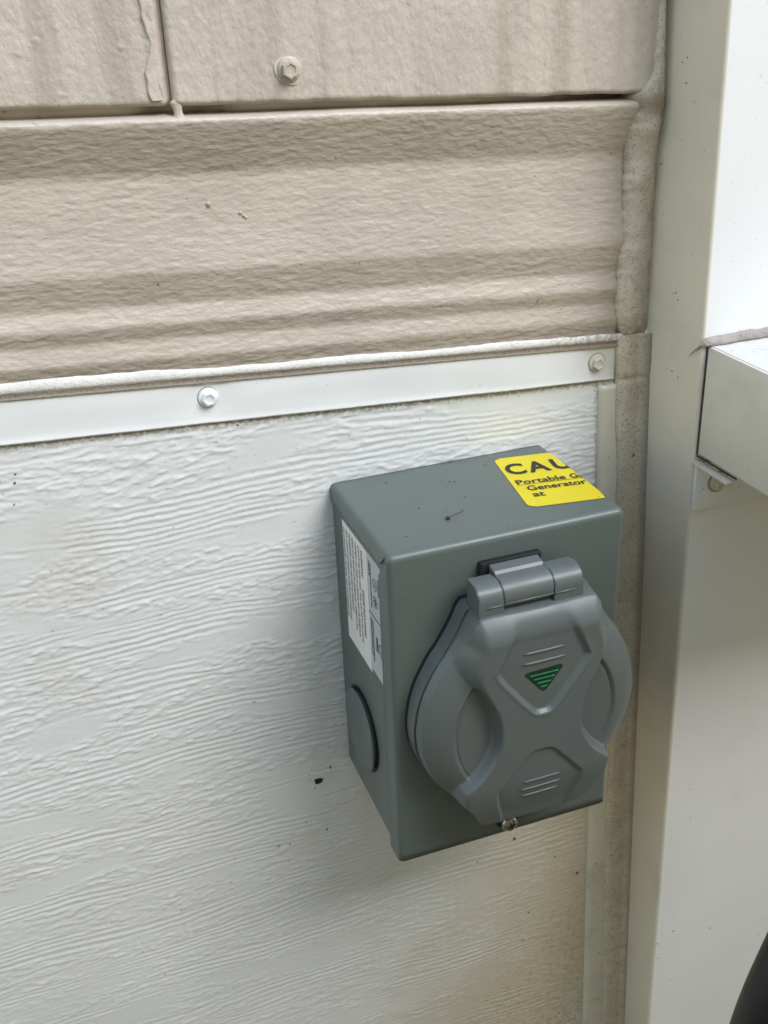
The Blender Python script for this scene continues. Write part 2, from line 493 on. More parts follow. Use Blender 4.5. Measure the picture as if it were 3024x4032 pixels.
# ------------------------------------------------------------------ white embossed panel
def grain(X, Z):
    """embossed wood grain, millimetres"""
    x = X * 1000; z = Z * 1000
    zw = z + 7 * pnoise(x / 150, z / 60, 1) + 1.5 * pnoise(x / 42, z / 18, 2) + 0.45 * pnoise(x / 10, z / 5, 3) + 0.2 * pnoise(x / 3.5, z / 3, 12)
    # long flowing lines in clusters: gentle rise, sharp fall
    ph = zw / 3.4 + 0.9 * pnoise(x / 160, zw / 30, 4)
    saw = ph - np.floor(ph)
    ridge = np.where(saw < 0.72, (saw / 0.72) ** 1.5, 1 - sst(0.72, 1.0, saw))
    clus = sst(0.02, 0.30, pnoise(x / 140, zw / 14, 5) + 0.36 * pnoise(x / 24, zw / 4.0, 6))
    h = 0.60 * (ridge - 0.4) * clus
    # short wrinkles between them, drawn as thin cracks and lips
    act = sst(-0.45, 0.15, pnoise(x / 60, zw / 22, 9) + 0.1) * (1 - 0.7 * clus)
    n1 = pnoise(x / 12, zw / 1.8, 7); n2 = pnoise(x / 17 + 5, zw / 2.4, 8); n3 = pnoise(x / 6 + 9, zw / 1.6, 13)
    h += 1.4 * act * (0.24 * sst(0.10, 0.26, n1) * (1 - 0.8 * sst(0.26, 0.7, n1)) + 0.26 * sst(0.12, 0.27, n2) * (1 - 0.8 * sst(0.27, 0.7, n2)) + 0.11 * sst(0.15, 0.3, n3))
    h += 0.05 * pnoise(x / 5, zw / 1.6, 10)
    h *= 0.65 + 0.35 * sst(-190, 40, z)                # the pressing is shallower low on the sheet
    # broad unevenness of the sheet
    h += 0.5 * pnoise(x / 140, z / 140, 11)
    return h

xs = dens(-1.2, -0.235, 0.172, 0.180, 0.00085)
zs = dens(-1.04, -0.335, 0.232, 0.236, 0.00085)
X, Z = np.meshgrid(xs, zs)
Yp = -grain(X, Z) * 0.001
Zp = np.minimum(Z, z_sbot(X) + 0.010)
po = sheet('white_wall_panel', X, Yp, Zp, 'panel', None)
tag(po, 'white wall panel embossed with wood grain, behind the grey electrical box', 'wall panel')

# drilled hole with dirty rim, left of the box
bm = bmesh.new()
hx, hz = -0.0186, -0.0085
rim = [(hx + 0.0024 * (1 + 0.2 * math.sin(3 * a + 1)) * math.cos(a), hz + 0.0022 * (1 + 0.2 * math.cos(2 * a)) * math.sin(a)) for a in [2 * math.pi * k / 18 for k in range(18)]]
prism(bm, rim, 0.002, -0.0004)
h = from_bm('screw_hole', bm, 'rubber', po, False)

# ------------------------------------------------------------------ beige siding
def fine_h(x, z):
    return 0.10 * pnoise(x / 6 + z / 9, z / 2.0, 21) + 0.07 * pnoise(x / 16, z / 3.0, 22) + 0.07 * pnoise(x / 2.4 + z / 5, z / 1.4, 23)
prof_v = np.array([-0.012, -0.008, -0.003, 0.006, 0.02, 0.035, 0.195, 0.215, 0.40, 0.545, 0.56, 0.678, 0.69, 0.752, 0.764, 0.818, 0.828, 0.888, 0.90, 0.95, 1.0])
prof_y = np.array([1.0, 5.0, 8.0, 9.2, 9.0, 8.4, 0.6, 0.3, 1.5, 3.6, 3.6, 0.3, 0.2, 2.4, 2.4, 0.4, 0.4, 2.1, 2.1, 0.2, 0.2])
xs = dens(-1.2, -0.165, 0.1605, 0.1620, 0.0009)
vv = np.concatenate([[-0.012, -0.008, -0.004], np.linspace(0, 1.0, 190)])
X, V = np.meshgrid(xs, vv)
zt = z_ledge(X) + 0.0003 * pnoise(X * 1000 / 60, X * 0, 31); zb = z_cbot(X)
Z = zt + (zb - zt) * V
vw = V + 0.002 * pnoise(X * 1000 / 90, V * 3, 32) * sst(0.02, 0.1, V)
Yb = np.interp(vw, prof_v, prof_y)
for _ in range(2):
    Yb[4:-1] = (Yb[3:-2] + 2 * Yb[4:-1] + Yb[5:]) / 4
Yb = Yb + fine_h(X * 1000, Z * 1000) * 1.25
sid = sheet('beige_siding_board', X, -Yb * 0.001, Z, 'siding')
tag(sid, 'beige horizontal siding board with shallow grooves above the white strip', 'siding')

# paint blobs on that board
bm = bmesh.new()
for (px, pz, r) in ((-0.0460, 0.3215, 0.0011), (-0.0325, 0.3165, 0.0008), (-0.0312, 0.3152, 0.0008), (-0.0302, 0.3142, 0.0007)):
    bmesh.ops.create_icosphere(bm, subdivisions=2, radius=r, matrix=Matrix.Translation((px, -0.0015, pz)) @ Matrix.Diagonal((1, 0.6, 1, 1)))
from_bm('paint_blob', bm, 'siding', sid)

# back of the slot above the board
xs = np.linspace(-0.3, 0.1665, 240)
X, V = np.meshgrid(xs, np.linspace(0, 1, 14))
Z = z_ledge(X) - 0.004 + V * 0.014
Ys = 1.6 + 1.6 * V + 0.5 * pnoise(X * 1000 / 25, V * 2, 41) - 5.0 * sst(0.08, 0.165, X) - 5 * np.exp(-((X * 1000 + 63) / 7) ** 2) - 5 * np.exp(-((X * 1000 + 44) / 9) ** 2)
slot = sheet('slot_filler', X, -Ys * 0.001, Z, 'gap', sid, 0.004)

def upper(name, x0, x1, label, ybase, seed, joint=None):
    xs = dens(x0, max(x0, -0.145), min(x1, 0.168), x1, 0.0009)
    zz = np.concatenate([np.linspace(0, 0.06, 70), np.linspace(0.062, 0.2, 30), np.linspace(0.21, 0.9, 30)])
    X, V = np.meshgrid(xs, zz)
    zl = z_lip(X) + 0.0006 * pnoise(X * 1000 / 18, X * 0, seed) - 0.0012 * sst(0.02, 0.06, X) * (1 - sst(0.10, 0.14, X)) * pnoise(X * 1000 / 40, X * 0, seed + 1)
    Z = zl + V
    x = X * 1000; z = Z * 1000
    Yh = ybase + 0.12 * pnoise(x / 2.4, z / 4.5, seed + 2) + 0.08 * pnoise(x / 4, z / 14, seed + 3) + 0.06 * pnoise(x / 1.5, z / 2.2, seed + 4)
    if joint == 'right': Yh += 0.5 * sst(0.55, 0.8, pnoise(x / 3.2, z / 4.0, seed + 9))
    # vertical flutes and runs
    fl = sst(30, 60, x) * (1 - sst(125, 165, x))
    Yh += fl * 0.22 * np.sin(x / 3.1 + 2 * pnoise(x / 25, z / 80, seed + 5)) * sst(-0.3, 0.3, pnoise(x / 14, z / 200, seed + 6))
    Yh += 0.5 * np.exp(-((x - 9) / 3.5) ** 2) - 0.5 * np.exp(-((x - 17) / 3.5) ** 2)
    # rolled lower edge
    Yh -= 1.6 * (1 - sst(0, 0.0018, V)) ** 2
    if joint == 'right':       # board that ends at the joint with a peeling paint film
        edge = -64.5 + 1.2 * pnoise(z / 6, z * 0 + 3, seed + 7) + 2.0 * pnoise(z / 25, z * 0, seed + 8) + 3.0 * (1 - sst(362, 375, z))
        Yh += 0.75 * sst(edge - 0.35, edge + 0.2, x)
        Yh -= 4.5 * sst(-61.6, -58.2, x)
    if joint == 'left':
        Yh -= 1.6 * (1 - sst(-57.5, -55.6, x))
    o = sheet(name, X, -Yh * 0.001, Z, 'siding_up')
    tag(o, label, 'siding')
    return o
up_l = upper('beige_siding', -1.2, -0.0575, 'beige siding panel left of the vertical joint with peeling paint edge', 8.2, 50, 'right')
up_r = upper('beige_siding', -0.0572, 0.1705, 'beige vertical-grained siding panel with one painted-over hex screw', 8.8, 60, 'left')
bm = bmesh.new()
zf = np.arange(0.3655, 0.62, 0.0016)
lf = [-0.0655 + 0.0011 * float(pnoise(np.array([z * 1000 / 5]), np.array([0.3]), 57)[0]) + 0.0028 * float(pnoise(np.array([z * 1000 / 22]), np.array([0.3]), 58)[0]) + 0.0022 * max(0, 1 - (z - 0.3655) / 0.006) for z in zf]
film = [(x, z) for x, z in zip(lf, zf)] + [(-0.0606, z) for z in zf[::-1]]
rowsf = [[(x - 0.0004, -0.0080, z), (x, -0.0093, z), (x + 0.0006, -0.0090, z), (-0.0625, -0.0090, z), (-0.0610, -0.0080, z), (-0.0600, -0.0064, z)] for x, z in zip(lf, zf)]
Af = np.array(rowsf)
link('peeling_paint_film', grid_mesh('peeling_paint_film', Af[..., 0], Af[..., 1], Af[..., 2]), 'siding_up', up_l)
bm.free()
hex_screw('hex_screw', -0.0079, -0.0090, 0.3738, 'siding_up', up_r, 0.0052, 0.0038, 0.0036, 0.5)
bm = bmesh.new()
prism(bm, [(-0.0081 + 0.0059 * (1 + 0.10 * math.sin(3 * a)) * math.cos(a), 0.3733 + 0.0059 * (1 + 0.12 * math.cos(2 * a + 1)) * math.sin(a)) for a in np.linspace(0, 2 * math.pi, 30, endpoint=False)], -0.006, -0.00925)
from_bm('grime_ring', bm, 'gap', up_r, False)
bm = bmesh.new()
zl_, zu_ = z_ledge(-0.055), z_lip(-0.055)
tube(bm, [(-0.0553, -0.0058, zl_ - 0.0008), (-0.0553, -0.0060, zl_ + 0.0004), (-0.0554, -0.0064, zl_ + 0.0018), (-0.0555, -0.0064, zu_ - 0.0014), (-0.0556, -0.0062, zu_ + 0.0002), (-0.0557, -0.0056, zu_ + 0.0012)], [0.0034, 0.0026, 0.0018, 0.0018, 0.0024, 0.0030], 14)
from_bm('paint_bridge', bm, 'siding_up', up_r)

# ------------------------------------------------------------------ white flashing strip with two screws
st = empty('flashing_strip', (0.0, 0, z_sbot(0.0)), 'white horizontal flashing strip screwed between beige siding and white panel', 'trim strip')
xs = np.concatenate([np.arange(-1.2, -0.17, 0.02), np.arange(-0.17, 0.1625, 0.0016)])
vv = np.array([0, 0.012, 0.03, 0.05, 0.08, 0.12, 0.2, 0.28, 0.36, 0.44, 0.52, 0.6, 0.68, 0.76, 0.84, 0.92, 1.0])
X, V = np.meshgrid(xs, vv)
Z = z_sbot(X) + (z_stop(X) - z_sbot(X)) * V + 0.0003 * pnoise(X * 1000 / 40, V * 0, 71)
Yh = 2.2 + 0.35 * (1 - sst(0.03, 0.13, V)) - 0.7 * (1 - sst(0.0, 0.03, V)) + 0.25 * pnoise(X * 1000 / 60, V * 2, 72)
for (sx, sz) in ((-0.0561, 0.2340), (0.1506, 0.2197)):
    d2 = ((X - sx) ** 2 + (Z - sz) ** 2) * 1e6
    Yh += -1.1 * np.exp(-d2 / 110)
sheet('strip_plate', X, -Yh * 0.001, Z, 'strip', st, 0.0016)
hex_screw('hex_screw', -0.0561, -0.0011, 0.2340, 'strip', st, 0.0049, 0.0035, 0.0034, 0.15)
hex_screw('hex_screw', 0.1506, -0.0011, 0.2197, 'trim', st, 0.0049, 0.0035, 0.0034, 0.35)

for (sx_, sz_, r_) in ((-0.0561, 0.2342, 0.0053), (0.1506, 0.2199, 0.0052)):
    bm = bmesh.new()
    prism(bm, [(sx_ + r_ * math.cos(a), sz_ + r_ * math.sin(a)) for a in np.linspace(0, 2 * math.pi, 26, endpoint=False)], 0.0005, -0.00135)
    from_bm('grime_ring', bm, 'caulkgrey', st, False)

# ------------------------------------------------------------------ vertical trim next to the corner
xs = np.linspace(0, 1, 12); zz = np.concatenate([np.arange(-1.04, -0.34, 0.02), np.arange(-0.34, 0.2085, 0.003)])
U, Z = np.meshgrid(xs, zz)
X = x_trimL(Z) + U * 0.026
Yh = 2.0 - 1.4 * (1 - sst(0.0, 0.06, U)) + 0.2 * pnoise(U * 3, Z * 1000 / 30, 81) + 0.3 * np.exp(-((U - 0.12) / 0.06) ** 2)
vt = sheet('corner_trim', X, -Yh * 0.001, Z, 'trim', None, 0.0019)
tag(vt, 'narrow cream vertical trim beside the stained corner sealant, right of the white panel', 'trim strip')

# ------------------------------------------------------------------ sealant beads
def bead(name, m_, rows, label, back=0.0):
    """rows of cross-section polylines -> one bead"""
    A = np.array(rows)
    o = link(name, grid_mesh(name, A[..., 0], A[..., 1], A[..., 2]), m_)
    tag(o, label, 'sealant')
    return o
# horizontal bead along the top of the strip
rows = []
xs = np.concatenate([np.arange(-1.2, -0.17, 0.02), np.arange(-0.17, 0.1655, 0.0012)])
for x in xs:
    n = lambda sc, sd: float(pnoise(np.array([x * 1000 / sc]), np.array([0.5]), sd)[0])
    w = 1 + 0.12 * n(30, 91) + 0.05 * n(6, 92)
    zb = z_cbot(x); zt = zb + 0.0054 * w + 0.0012 * float(1 - sst(-0.10, -0.02, np.array(x)))
    lo = zb - 0.0022 * (1 + 0.25 * n(40, 93)) * (0.5 + 0.9 * float(1 - sst(-0.10, 0.02, np.array(x))))
    r = []
    for t in np.linspace(0, 1, 13):               # lobe over the siding edge
        a = math.pi * (0.05 + 0.85 * t)
        r.append((x, -0.0020 - 0.0013 * math.sin(a) ** 0.7 - 0.0002 * n(3, 94), zt + (zb + 0.0008 - zt) * t))
    r.append((x, -0.0026, zb - 0.0001))            # crease
    r.append((x, -0.0030, zb - 0.0008)); r.append((x, -0.0029, zb - 0.0016))
    r.append((x, -0.0010, zb - 0.0020))
    rows.append(r)
bead('sealant_bead', 'caulkwhite', rows, 'dirty white sealant bead running along the top of the white flashing strip')
# upper corner bead: thin at the top, fat below the siding slot
rows = []
keys_z = [1.0, 0.42, 0.392, 0.362, 0.352, 0.345, 0.337, 0.330, 0.323, 0.300, 0.276, 0.255, 0.243, 0.236, 0.2305]
keys_l = [167, 167, 166.8, 166.0, 158.6, 158.6, 159.4, 159.8, 160.0, 160.4, 160.4, 159.6, 160.4, 162.5, 166]
keys_r = [173, 173.5, 173.8, 175.8, 177.4, 177.4, 176.6, 175.8, 175.6, 175.8, 176.4, 176.2, 175.8, 175, 171]
keys_h = [11, 10.6, 10.6, 11, 12, 12, 11.2, 9.2, 7.8, 7.0, 6.5, 6.2, 5.6, 4.5, 3.2]
zz = np.concatenate([np.linspace(1.0, 0.43, 12), np.arange(0.425, 0.2300, -0.0011)])
for z in zz:
    i = lambda k: float(np.interp(-z, [-q for q in keys_z], k)) / 1000
    n = lambda sc, sd: float(pnoise(np.array([z * 1000 / sc]), np.array([0.5]), sd)[0]) / 1000
    l = i(keys_l) + 0.8 * n(2.6, 101) + 0.5 * n(14, 102); rr = i(keys_r) + 0.6 * n(5, 103) + 0.0008; hh = i(keys_h) + 0.8 * n(11, 104)
    r = [(l - 0.0004, 0.002, z)]
    for t in np.linspace(0, 1, 15):
        a = math.pi * (0.04 + 0.92 * t)
        r.append((l + (rr - l) * t, -0.0015 - (hh - 0.0015) * math.sin(a) ** 0.6 - 0.1 * n(3, 105), z))
    r.append((rr + 0.0055, -0.0015, z))
    rows.append(r)
bead('sealant_bead', 'caulk', rows[::-1], 'fat lumpy sealant bead filling the corner beside the beige siding')
# lower corner band, flat and brown
rows = []
zz = np.concatenate([np.arange(-1.04, -0.34, 0.02), np.arange(-0.34, 0.2345, 0.0013)])
for z in zz:
    n = lambda sc, sd: float(pnoise(np.array([z * 1000 / sc]), np.array([0.5]), sd)[0]) / 1000
    l = np.interp(z, [-1.0, -0.31, -0.10, 0.16, 0.206, 0.235], [0.206, 0.1845, 0.1752, 0.1662, 0.1625, 0.1615]) + 0.5 * n(14, 111) + 0.25 * n(4, 112)
    e = np.interp(z, [-1.0, -0.32, -0.04, 0.093, 0.2126, 0.24], [0.228, 0.2045, 0.1925, 0.1872, 0.1800, 0.1775]) - 0.0012
    rr = e + 0.0034
    notch = 0.0016 * math.exp(-((z - 0.2085) / 0.0013) ** 2)
    r = [(l - 0.0002, -0.0008, z), (l, -0.0028 + notch, z)]
    mid = l + (e - l) * 0.72
    for t in np.linspace(0.15, 1, 7):
        r.append((l + (mid - l) * t, -0.0034 - 0.0008 * math.sin(math.pi * t) + notch - 0.15 * n(5, 113), z))
    for t in np.linspace(0.2, 1, 6):
        r.append((mid + (e - mid) * t, -0.0036 - 0.0022 * t ** 2 + notch, z))
    r.append((e + 0.0020, -0.0070, z)); r.append((e + 0.0040, -0.0066, z))
    rows.append(r)
bead('sealant_bead', 'caulkdark', rows, 'flat brown-stained sealant band running down the corner beside the post')

# ------------------------------------------------------------------ corner post
ps = empty('corner_post', (0.2, 0, -1.04), 'cream metal corner post with white front face right of the grey box', 'post')
zz = np.linspace(-1.04, 1.0, 60)
prof = []                                       # (offset from near edge in x, y)
for y in np.linspace(0.004, -0.0460, 10): prof.append((0.0, y))
prof.append((0.0, -0.0464))
for a in np.linspace(0.15, 1.0, 6):
    prof.append((0.0016 * (1 - math.cos(a * math.pi / 2)), -0.0468 - 0.0016 * math.sin(a * math.pi / 2)))
A = np.array([[(x_corner(z) + (px if px < 0.0017 and py < -0.0464 else (x_back(z) - x_corner(z)) * (py + 0.0464) / 0.0464), py, z) for px, py in prof] for z in zz])
o = link('side_face', grid_mesh('side_face', A[..., 0], A[..., 1], A[..., 2]), 'post', ps)
A = np.array([[(x_corner(z) + px, py, z) for px, py in ((0.0016, -0.0484), (0.012, -0.0484), (0.05, -0.0484), (0.25, -0.0484), (1.2, -0.0484), (1.2, 0.0))] for z in zz])
o = link('front_face', grid_mesh('front_face', A[..., 0], A[..., 1], A[..., 2]), 'postfront', ps, False)

# ------------------------------------------------------------------ projecting bar, its bracket and sealant
YB = -0.0484
ba = empty('projecting_bar', (0.4, YB, 0.18), 'grey cream metal bar projecting from the post, chalky white on top', 'bar')
bm = bmesh.new()
add_box(bm, 0.1842, 1.1, -0.17, YB - 0.0005, 0.1800, 0.2376, 0.0010, 2)  # its reach out of view is added for the shade it casts
from_bm('bar_body', bm, 'bar', ba, True, 40)
box('bar_top', 'bartop', ba, 0.1856, 1.0985, -0.1685, YB - 0.0007, 0.2370, 0.2379)
box('end_seam', 'grime', ba, 0.1837, 0.1844, YB - 0.0009, YB - 0.0002, 0.1795, 0.2372)
box('under_lip', 'trim', ba, 0.1806, 0.1856, -0.0790, YB - 0.0008, 0.1752, 0.1768, 0.0004)
bm = bmesh.new()
tube(bm, [(0.1840, YB - 0.001, 0.1790), (0.1842, -0.064, 0.1790), (0.1844, -0.0815, 0.1791)], 0.0005, 6)
from_bm('lip_gap', bm, 'rubber', ba)
br = empty('bracket_plate', (0.2, YB, 0.148), 'cream bracket plate with one screw under the projecting bar', 'bracket')
bm = bmesh.new()
add_box(bm, 0.1828, 0.36, YB - 0.0034, YB - 0.0011, 0.1483, 0.1750, 0.0005, 2)
from_bm('plate', bm, 'postfront', br, True, 40)
bm = bmesh.new()
prism(bm, [(0.1966 + 0.0063 * math.cos(a), 0.1630 + 0.0061 * math.sin(a)) for a in np.linspace(0, 2 * math.pi, 26, endpoint=False)], YB - 0.0030, YB - 0.0039, 0.0003, 1)
from_bm('sealant_ring', bm, 'caulkgrey', br, True, 40)
hex_screw('hex_screw', 0.1968, YB - 0.0038, 0.1632, 'trim', br, 0.0052, 0.0036, 0.0034, 0.6)
# grey bead on top of the bar
rows = []
for x in np.arange(0.1795, 1.0, 0.0016):
    n = lambda sc, sd: float(pnoise(np.array([x * 1000 / sc]), np.array([0.5]), sd)[0]) / 1000
    h = 0.0042 + 0.5 * n(9, 121) + 0.25 * n(2.5, 122)
    dpt = 0.0036 + 0.5 * n(9, 123) + 0.3 * n(3, 124)
    tap = min(1, (x - 0.1795) / 0.003 + 0.15)
    r = []
    for t in np.linspace(0, 1, 9):
        a = t * math.pi / 2
        r.append((x, YB + 0.0006 - dpt * tap * math.sin(a) ** 0.8, 0.2380 + h * tap * math.cos(a) ** 0.8 + 0.0002))
    r.append((x, YB + 0.001, 0.2381))
    rows.append(r)
A = np.array(rows)
o = link('sealant_bead', grid_mesh('sealant_bead', A[..., 0], A[..., 1], A[..., 2], True), 'caulkgrey')
tag(o, 'rough grey sealant bead between projecting bar and white post face', 'sealant')
bm = bmesh.new()
tube(bm, [(0.1822, YB - 0.001, 0.2392), (0.1808, YB + 0.0002, 0.2380), (0.1797, YB + 0.004, 0.2345), (0.1795, YB + 0.008, 0.2305)], [0.0010, 0.0007, 0.0004, 0.0001], 8)
dr = from_bm('drip', bm, 'caulkgrey')
dr.parent = o

# ------------------------------------------------------------------ black hose
bm = bmesh.new()
hp = catmull([(0.60, 0.05), (0.40, -0.02), (0.302, -0.110), (0.262, -0.200), (0.243, -0.300), (0.236, -0.45), (0.235, -0.7), (0.23, -1.03), (0.2, -1.2)], 10)[10:-20]
kh = 0.7066                                     # the hose hangs clear of the post, nearer to the viewer
hq = [(-0.1344 + (x + 0.009 + 0.1344) * kh, 0.4082 - (0.4082 - z) * kh) for x, z in hp if z > -0.75]
hq += [(hq[-1][0] + 0.002, zz_) for zz_ in (-0.62, -0.75, -0.9, -1.04)]
tube(bm, [(x, -0.20, z) for x, z in hq], 0.0150, 24)
tag(from_bm('black_hose', bm, 'hose'), 'thick black rubber hose at the bottom right, in front of the post', 'hose')

# ------------------------------------------------------------------ power inlet box
W, H, D = 0.120, 0.1781, 0.0852
bx = empty('power_inlet_box', (0.06, 0, 0), 'grey metal power inlet box with flip lid and yellow caution label', 'electrical box')
box('back_box', 'boxpaint', bx, 0.0010, W - 0.0010, -D + 0.004, 0.0015, 0.0028, H - 0.003, 0.0006)

# folded cover: top and front with lips turned over the sides
rb, rs = 0.0034, 0.0030
path = []                                       # (y, z, normal y, normal z, limit of the lip)
for y in np.linspace(0.0, -D + rb, 24):
    path.append((y, H, 0, 1, min(0.0095, (y + D) * 1.0 - 0.0022)))
for a in np.linspace(0, math.pi / 2, 9)[1:-1]:
    path.append((-D + rb - rb * math.sin(a), H - rb + rb * math.cos(a), -math.sin(a), math.cos(a), 0.0021))
for z in np.concatenate([np.linspace(H - rb, H - 0.02, 14), np.linspace(H - 0.025, -0.0008, 30)]):
    path.append((-D, z, -1, 0, min(0.0136, (H - z) * 1.0 - 0.0020)))
rows = []
for k, (y, z, ny, nz, lim) in enumerate(path):
    lim = max(lim, 0.0004)
    if z < 0.006: lim = lim                       # lower end of the front lip
    r = []
    sec = []                                     # (x, inward distance)
    nl = 6
    for t in np.linspace(1, 0, nl):
        sec.append((0.0, rs + (lim - rs) * t if lim > rs else min(lim, rs)))
    for a in np.linspace(0, math.pi / 2, 7):
        x_ = rs - rs * math.cos(a); d_ = rs - rs * math.sin(a)
        sec.append((x_, min(d_, max(lim, 0.0))) if lim > rs else (x_, min(d_, lim)))
    half = sec
    for x_, d_ in half: r.append((x_, y - ny * d_, z - nz * d_))
    for t in np.linspace(0.05, 0.95, 14): r.append((rs + (W - 2 * rs) * t, y, z))
    for x_, d_ in reversed(half): r.append((W - x_, y - ny * d_, z - nz * d_))
    rows.append(r)
A = np.array(rows)
me = grid_mesh('cover', A[..., 0], A[..., 1], A[..., 2])
bm = bmesh.new(); bm.from_mesh(me); bpy.data.meshes.remove(me)
bmesh.ops.remove_doubles(bm, verts=bm.verts, dist=1e-6)
bmesh.ops.recalc_face_normals(bm, faces=bm.faces)
cover = from_bm('cover', bm, 'boxpaint', bx, True, 50)
sm = cover.modifiers.new('thickness', 'SOLIDIFY'); sm.thickness = 0.0010; sm.offset = -1
if cover.data.polygons[len(cover.data.polygons) // 2].normal.y > 0:
    cover.data.flip_normals()

# knock-out plug in the left side
bm = bmesh.new()
kc = (-0.0324, 0.0470)
def kring(r, x):
    return [bm.verts.new((x, kc[0] + r * math.cos(2 * math.pi * k / 48), kc[1] + r * math.sin(2 * math.pi * k / 48))) for k in range(48)]
pr = [(0.0212, 0.0008), (0.0225, -0.0008), (0.0227, -0.0014), (0.0222, -0.0021), (0.0205, -0.0026), (0.0, 0)]
rr_ = [kring(r, x) for r, x in pr[:-1]]
for a, b in zip(rr_, rr_[1:]):
    for k in range(48): bm.faces.new((a[k], a[(k + 1) % 48], b[(k + 1) % 48], b[k]))
bm.faces.new(rr_[-1])
from_bm('knockout_plug', bm, 'boxpaint', bx, True, 40)
bm = bmesh.new()
rr_ = [kring(0.0240, 0.00085), kring(0.0205, 0.00085)]
for k in range(48): bm.faces.new((rr_[0][k], rr_[0][(k + 1) % 48], rr_[1][(k + 1) % 48], rr_[1][k]))
from_bm('knockout_groove', bm, 'rubber', bx, False)

# white and silver labels on the left side
def side_pt(yy, zz, e=0.0003): return (0.0010 - e, yy, zz)
def side_label(name, y0, y1, z0, z1, m_):
    bm = bmesh.new()
    add_box(bm, 0.0010 - 0.00022, 0.0011, min(y0, y1), max(y0, y1), z0, z1)
    return from_bm(name, bm, m_, bx, False)
l1 = side_label('warning_label', -0.0160, -0.0530, 0.0965, 0.1652, 'paper')
lines = ['ATTENTION:', 'FOR POWER INLET ONLY. NOT FOR USE AS AN OUTLET.', 'CONNECT THE CORD TO THIS INLET AND THE GENERATOR',
         'PRIOR TO STARTING THE GENERATOR.  TERMINALS MAY', 'BE ENERGIZED WHEN THE CORD IS CONNECTED.',
         'SHUT DOWN THE GENERATOR BEFORE DISCONNECTING', 'THE CORD FROM THIS INLET AND THE GENERATOR']
ends = [0.0150, 0.0560, 0.0545, 0.0535, 0.0450, 0.0520, 0.0525]
bm = bmesh.new()
for k, (tx, e) in enumerate(zip(lines, ends)):
    yl = -0.0465 + k * 0.00455
    fn = lambda u, v: side_pt(v, 0.1620 - u)
    if k == 0:
        add_text(bm, tx, 0.0, 0.0150, yl, 0.0024, lambda u, v: side_pt(2 * yl - v, 0.1620 - u), 0.03)
        add_text(bm, 'ELECTRIC SHOCK HAZARD', 0.0222, 0.0495, yl, 0.0024, lambda u, v: side_pt(2 * yl - v, 0.1620 - u), 0.03)
    else:
        add_text(bm, tx, 0.0, e, yl, 0.0022, lambda u, v: side_pt(2 * yl - v, 0.1620 - u), 0.015)
for v in bm.verts: v.co.y = v.co.y
from_bm('lettering', bm, 'ink', l1, False)
l2 = side_label('rating_label', -0.0534, -0.0722, 0.0995, 0.1655, 'paper2')
bm = bmesh.new()
def mark(y0, y1, z0, z1): add_box(bm, 0.0010 - 0.00045, 0.00085, y0, y1, z0, z1)
mark(-0.0716, -0.0540, 0.1331, 0.1335)
for (yc, z1, z0) in ((-0.0560, 0.1620, 0.1540), (-0.0578, 0.1615, 0.1372), (-0.0685, 0.1575, 0.1480), (-0.0560, 0.1305, 0.1090), (-0.0582, 0.1300, 0.1060), (-0.0625, 0.1230, 0.1150), (-0.0640, 0.1230, 0.1150)):
    z = z1
    while z > z0:                                 # unreadable small print
        w = 0.0006 + random.random() * 0.0015
        mark(yc - 0.0004, yc + 0.0004, max(z - w, z0), z)
        z -= w + 0.0005
def ringmark(yc, zc, ra, rb_):
    n = 28
    a = [bm.verts.new(side_pt(yc + ra * math.cos(2 * math.pi * k / n), zc + ra * math.sin(2 * math.pi * k / n), 0.00045)) for k in range(n)]
    b = [bm.verts.new(side_pt(yc + rb_ * math.cos(2 * math.pi * k / n), zc + rb_ * math.sin(2 * math.pi * k / n), 0.00045)) for k in range(n)]
    for k in range(n): bm.faces.new((a[k], a[(k + 1) % n], b[(k + 1) % n], b[k]))
ringmark(-0.0638, 0.1525, 0.0031, 0.0026); ringmark(-0.0638, 0.1525, 0.0012, 0.0007)
ringmark(-0.0634, 0.1430, 0.0031, 0.0026); mark(-0.0655, -0.0613, 0.1428, 0.1433); mark(-0.0637, -0.0631, 0.1410, 0.1450)
ringmark(-0.0690, 0.1185, 0.0036, 0.0030)
yl = -0.0705
add_text(bm, 'UL', 0.0, 0.0045, yl, 0.0028, lambda u, v: side_pt(2 * yl - v, 0.1207 - u, 0.00045), 0.0)
from_bm('lettering', bm, 'ink2', l2, False)

# yellow label folded over the right edge of the top
LO = Vector((0.0874, -0.0080)); la = R_(-8.3)
LU = Vector((math.cos(la), math.sin(la))); LV = Vector((math.sin(la), -math.cos(la)))
def top_pt(u, v, e):
    p = LO + LU * u + LV * v
    s0 = W - rs
    if p.x <= s0: return (p.x, p.y, H + e)
    a = (p.x - s0) / rs
    if a < math.pi / 2: return (s0 + (rs + e) * math.sin(a), p.y, H - rs + (rs + e) * math.cos(a))
    return (W + e, p.y, H - rs - (p.x - s0 - rs * math.pi / 2))
nu, nv = 80, 40
U, V = np.meshgrid(np.linspace(0, 1, nu), np.linspace(0, 1, nv))
LW, LH, CR = 0.0385, 0.0590, 0.0040
vv_ = V * LH
cut = np.where(vv_ < CR, CR - np.sqrt(np.maximum(0, CR ** 2 - (CR - vv_) ** 2)), np.where(vv_ > LH - CR, CR - np.sqrt(np.maximum(0, CR ** 2 - (vv_ - LH + CR) ** 2)), 0))
uu = cut + U * (LW - cut)
A = np.array([[top_pt(uu[i, j], vv_[i, j], 0.00025) for j in range(nu)] for i in range(nv)])
yl_o = link('caution_label', grid_mesh('caution_label', A[..., 0], A[..., 1], A[..., 2], True), 'yellow', bx)
bm = bmesh.new()
fn = lambda u, v: top_pt(u, v, 0.0005)
cuts = []
